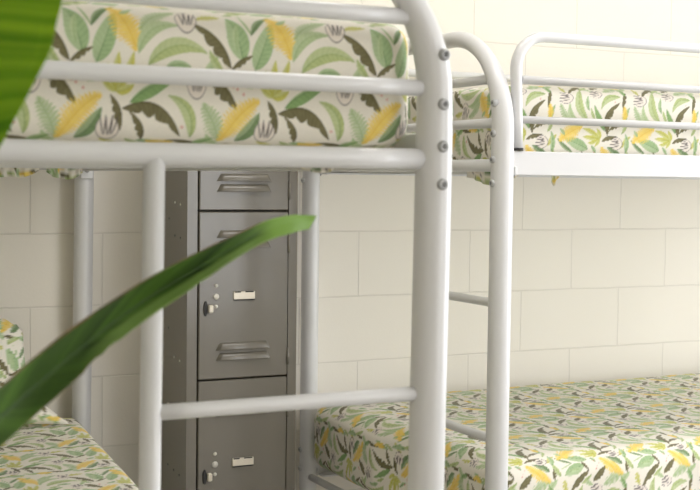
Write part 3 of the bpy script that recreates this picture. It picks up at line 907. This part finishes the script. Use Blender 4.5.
BROAD = [
  ((-0.7767,-2.3959,1.8167), (-0.7724,-2.3635,1.8268), (-0.7796,-2.3936,1.8253)),
  ((-0.7524,-2.4197,1.7724), (-0.7831,-2.3607,1.7831), (-0.8264,-2.3726,1.7823)),
  ((-0.7341,-2.4383,1.7290), (-0.7914,-2.3588,1.7438), (-0.8625,-2.3565,1.7479)),
  ((-0.7242,-2.4496,1.6908), (-0.7973,-2.3579,1.7089), (-0.8848,-2.3470,1.7179)),
  ((-0.7198,-2.4557,1.6613), (-0.8015,-2.3573,1.6827), (-0.8980,-2.3417,1.6965)),
  ((-0.7196,-2.4583,1.6321), (-0.8041,-2.3575,1.6565), (-0.9036,-2.3401,1.6753)),
  ((-0.7222,-2.4585,1.6030), (-0.8060,-2.3581,1.6304), (-0.9046,-2.3408,1.6541)),
  ((-0.7259,-2.4567,1.5864), (-0.8062,-2.3590,1.6130), (-0.9010,-2.3436,1.6372)),
  ((-0.7282,-2.4557,1.5739), (-0.8064,-2.3597,1.5981), (-0.8989,-2.3456,1.6211)),
  ((-0.7311,-2.4540,1.5615), (-0.8058,-2.3609,1.5825), (-0.8946,-2.3488,1.6034)),
  ((-0.7362,-2.4507,1.5490), (-0.8053,-2.3621,1.5668), (-0.8880,-2.3531,1.5857)),
  ((-0.7419,-2.4467,1.5366), (-0.8039,-2.3637,1.5511), (-0.8791,-2.3586,1.5680)),
  ((-0.7491,-2.4418,1.5199), (-0.8026,-2.3655,1.5320), (-0.8687,-2.3650,1.5478)),
  ((-0.7564,-2.4366,1.5048), (-0.8004,-2.3676,1.5146), (-0.8568,-2.3721,1.5293)),
  ((-0.7673,-2.4291,1.4812), (-0.7984,-2.3700,1.4903), (-0.8412,-2.3813,1.5058)),
  ((-0.7804,-2.4195,1.4592), (-0.7948,-2.3733,1.4650), (-0.8203,-2.3933,1.4790)),
  ((-0.7950,-2.4085,1.4395), (-0.7905,-2.3770,1.4390), (-0.7964,-2.4071,1.4479))]
PX, PY = -.962, -2.265
plant = thing('potted_plant', 'large-leaved green potted plant in front of the ladder-end bunk bed', 'plant', (PX, PY, 0))
def leaf_blade(name, st, mat, ragged=0.0):
    st = np.array(st)                                   # stations x (edge, mid, edge) x 3
    n0 = len(st); n = n0 * 6
    s = np.linspace(0, n0 - 1, n)
    out = np.zeros((n, 3, 3))
    for k in range(3):                                  # smooth interpolation between stations
        for c in range(3):
            y = st[:, k, c]
            i = np.clip(s.astype(int), 0, n0 - 2); f = s - i
            m = np.gradient(y)
            h00 = 2 * f ** 3 - 3 * f ** 2 + 1; h10 = f ** 3 - 2 * f ** 2 + f; h01 = -2 * f ** 3 + 3 * f ** 2; h11 = f ** 3 - f ** 2
            out[:, k, c] = h00 * y[i] + h10 * m[i] + h01 * y[i + 1] + h11 * m[i + 1]
    if ragged:
        rs = np.random.RandomState(3)
        for i in range(n):
            d = out[i, 1] - out[i, 2]
            out[i, 2] += d * ragged * max(0, rs.rand() - .55) * (1 if n * .35 < i < n * .7 else .15)
    nc = 7
    rows = []
    ac = []
    for i in range(n):
        a, m, b = out[i]
        for k in range(2 * nc + 1):
            t = (k - nc) / nc
            e = a if t < 0 else b
            q = m + (e - m) * abs(t) + (a + b - 2 * m) * (-.16) * abs(t) * (1 - abs(t))
            rows.append(q); ac.append(-t)
    w = 2 * nc + 1
    V = np.array(rows)
    F = grid_faces(w, n, 0)
    # give the blade a real thickness
    me0 = bpy.data.meshes.new('tmp'); me0.from_pydata(V.tolist(), [], F.tolist()); me0.update()
    nr = np.zeros(len(V) * 3); me0.vertices.foreach_get('normal', nr); nr = nr.reshape(-1, 3); bpy.data.meshes.remove(me0)
    th = .0005
    V2 = np.concatenate([V + nr * th, V - nr * th]); m = len(V)
    F2 = F.tolist() + [[m + q for q in f[::-1]] for f in F.tolist()]
    ring = list(range(w)) + [i * w + w - 1 for i in range(1, n)] + [(n - 1) * w + k for k in range(w - 2, -1, -1)] + [i * w for i in range(n - 2, 0, -1)]
    for i in range(len(ring)):
        a, b = ring[i], ring[(i + 1) % len(ring)]
        F2.append([a, m + a, m + b, b])
    me = bpy.data.meshes.new(name)
    me.from_pydata((V2 - np.array([PX, PY, 0])).tolist(), [], F2)
    me.polygons.foreach_set('use_smooth', [True] * len(F2))
    al = np.tile(np.repeat(np.linspace(0, 1, n), w), 2); ac = np.tile(np.array(ac), 2)
    for nm, arr in (('across', ac), ('along', al)):
        at = me.attributes.new(nm, 'FLOAT', 'POINT'); at.data.foreach_set('value', arr.astype(np.float32))
    me.materials.append(mat); me.update()
    o = bpy.data.objects.new(name, me); COL.objects.link(o); o.parent = plant
    return o
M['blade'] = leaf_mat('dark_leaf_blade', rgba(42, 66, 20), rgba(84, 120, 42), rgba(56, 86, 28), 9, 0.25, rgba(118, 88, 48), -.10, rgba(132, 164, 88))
M['broad'] = leaf_mat('fresh_leaf_blade', rgba(104, 152, 18), rgba(164, 196, 48), rgba(176, 200, 96), 14, 0.5, None, .06)
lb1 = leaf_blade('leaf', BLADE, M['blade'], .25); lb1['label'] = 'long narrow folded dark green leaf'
lb2 = leaf_blade('leaf', BROAD, M['broad']); lb2['label'] = 'broad bright green leaf hanging down'
def stalk(pts, r0, r1):
    P = np.array(pts, float); n0 = len(P); s = np.linspace(0, n0 - 1, n0 * 8)
    i = np.clip(s.astype(int), 0, n0 - 2); f = (s - i)[:, None]; m = np.gradient(P, axis=0)
    q = (2 * f ** 3 - 3 * f ** 2 + 1) * P[i] + (f ** 3 - 2 * f ** 2 + f) * m[i] + (-2 * f ** 3 + 3 * f ** 2) * P[i + 1] + (f ** 3 - f ** 2) * m[i + 1]
    q = q - np.array([PX, PY, 0])
    MB().tube(q.tolist(), list(np.linspace(r0, r1, len(q))), 12).build('stalk', M['stem'], plant)
stalk([(-.965, -2.27, .30), (-.955, -2.285, .7), (-.91, -2.325, 1.02), (-.8063, -2.3590, 1.1988)], .010, .006)
stalk([(-.955, -2.26, .30), (-.985, -2.29, .9), (-.96, -2.34, 1.5), (-.88, -2.365, 1.82), (-.80, -2.3655, 1.865), (-.7724, -2.3645, 1.8268)], .012, .005)
MB().lathe([(0, 0), (.095, 0), (.10, .01), (.135, .27), (.15, .27), (.15, .31), (.135, .31), (.128, .28), (0, .28)], (0, 0, 0), 'z', 40).build('pot', M['pot'], plant)
MB().lathe([(0, .292), (.08, .29), (.129, .283), (.129, .279), (0, .279)], (0, 0, 0), 'z', 32).build('soil', M['soil'], plant)

# ------------------------------------------------------------------ ceiling lamps
def ceiling_light(x, y, label, lx, ly):
    t = thing('ceiling_light', label, 'ceiling light', (x, y, ZC), 0, 'flat ceiling lights')
    MB().box((-lx / 2, -ly / 2, -.06), (lx / 2, ly / 2, -.001), .006).build('housing', M['trim'], t)
    MB().box((-lx / 2 + .02, -ly / 2 + .02, -.075), (lx / 2 - .02, ly / 2 - .02, -.061), .004).build('diffuser', M['diffuser'], t)
    return t
for (x, y, lx, ly, lab) in LAMPS: ceiling_light(x, y, lab, lx, ly)

# ------------------------------------------------------------------ daylight, world, camera
wd = bpy.data.worlds.new('overcast_sky'); SC.world = wd; wd.use_nodes = True
bg = wd.node_tree.nodes['Background']; bg.inputs['Color'].default_value = SKYCOL; bg.inputs['Strength'].default_value = SKY
cam = bpy.data.cameras.new('camera'); co = bpy.data.objects.new('camera', cam); COL.objects.link(co)
r_, u_, f_ = Vector((0.89392, -0.448058, 0.012253)), Vector((0.012338, 0.051924, 0.998575)), Vector((0.448056, 0.892495, -0.051944))
mw = Matrix(((r_.x, u_.x, -f_.x, -.98497), (r_.y, u_.y, -f_.y, -3.52201), (r_.z, u_.z, -f_.z, .16223 + F0), (0, 0, 0, 1)))
co.matrix_world = mw
cam.sensor_fit = 'HORIZONTAL'; cam.sensor_width = 36.0; cam.lens = 1272.34 / 700 * 36.0
cam.clip_start = .02
cam.dof.use_dof = True; cam.dof.focus_distance = 3.3; cam.dof.aperture_fstop = FSTOP
SC.camera = co
SC.view_settings.view_transform = 'Standard'; SC.view_settings.look = 'None'
SC.view_settings.gamma = 1.0; SC.view_settings.use_curve_mapping = False
SC.view_settings.exposure = EXPOSURE
SC.cycles.max_bounces = 10; SC.cycles.diffuse_bounces = 6
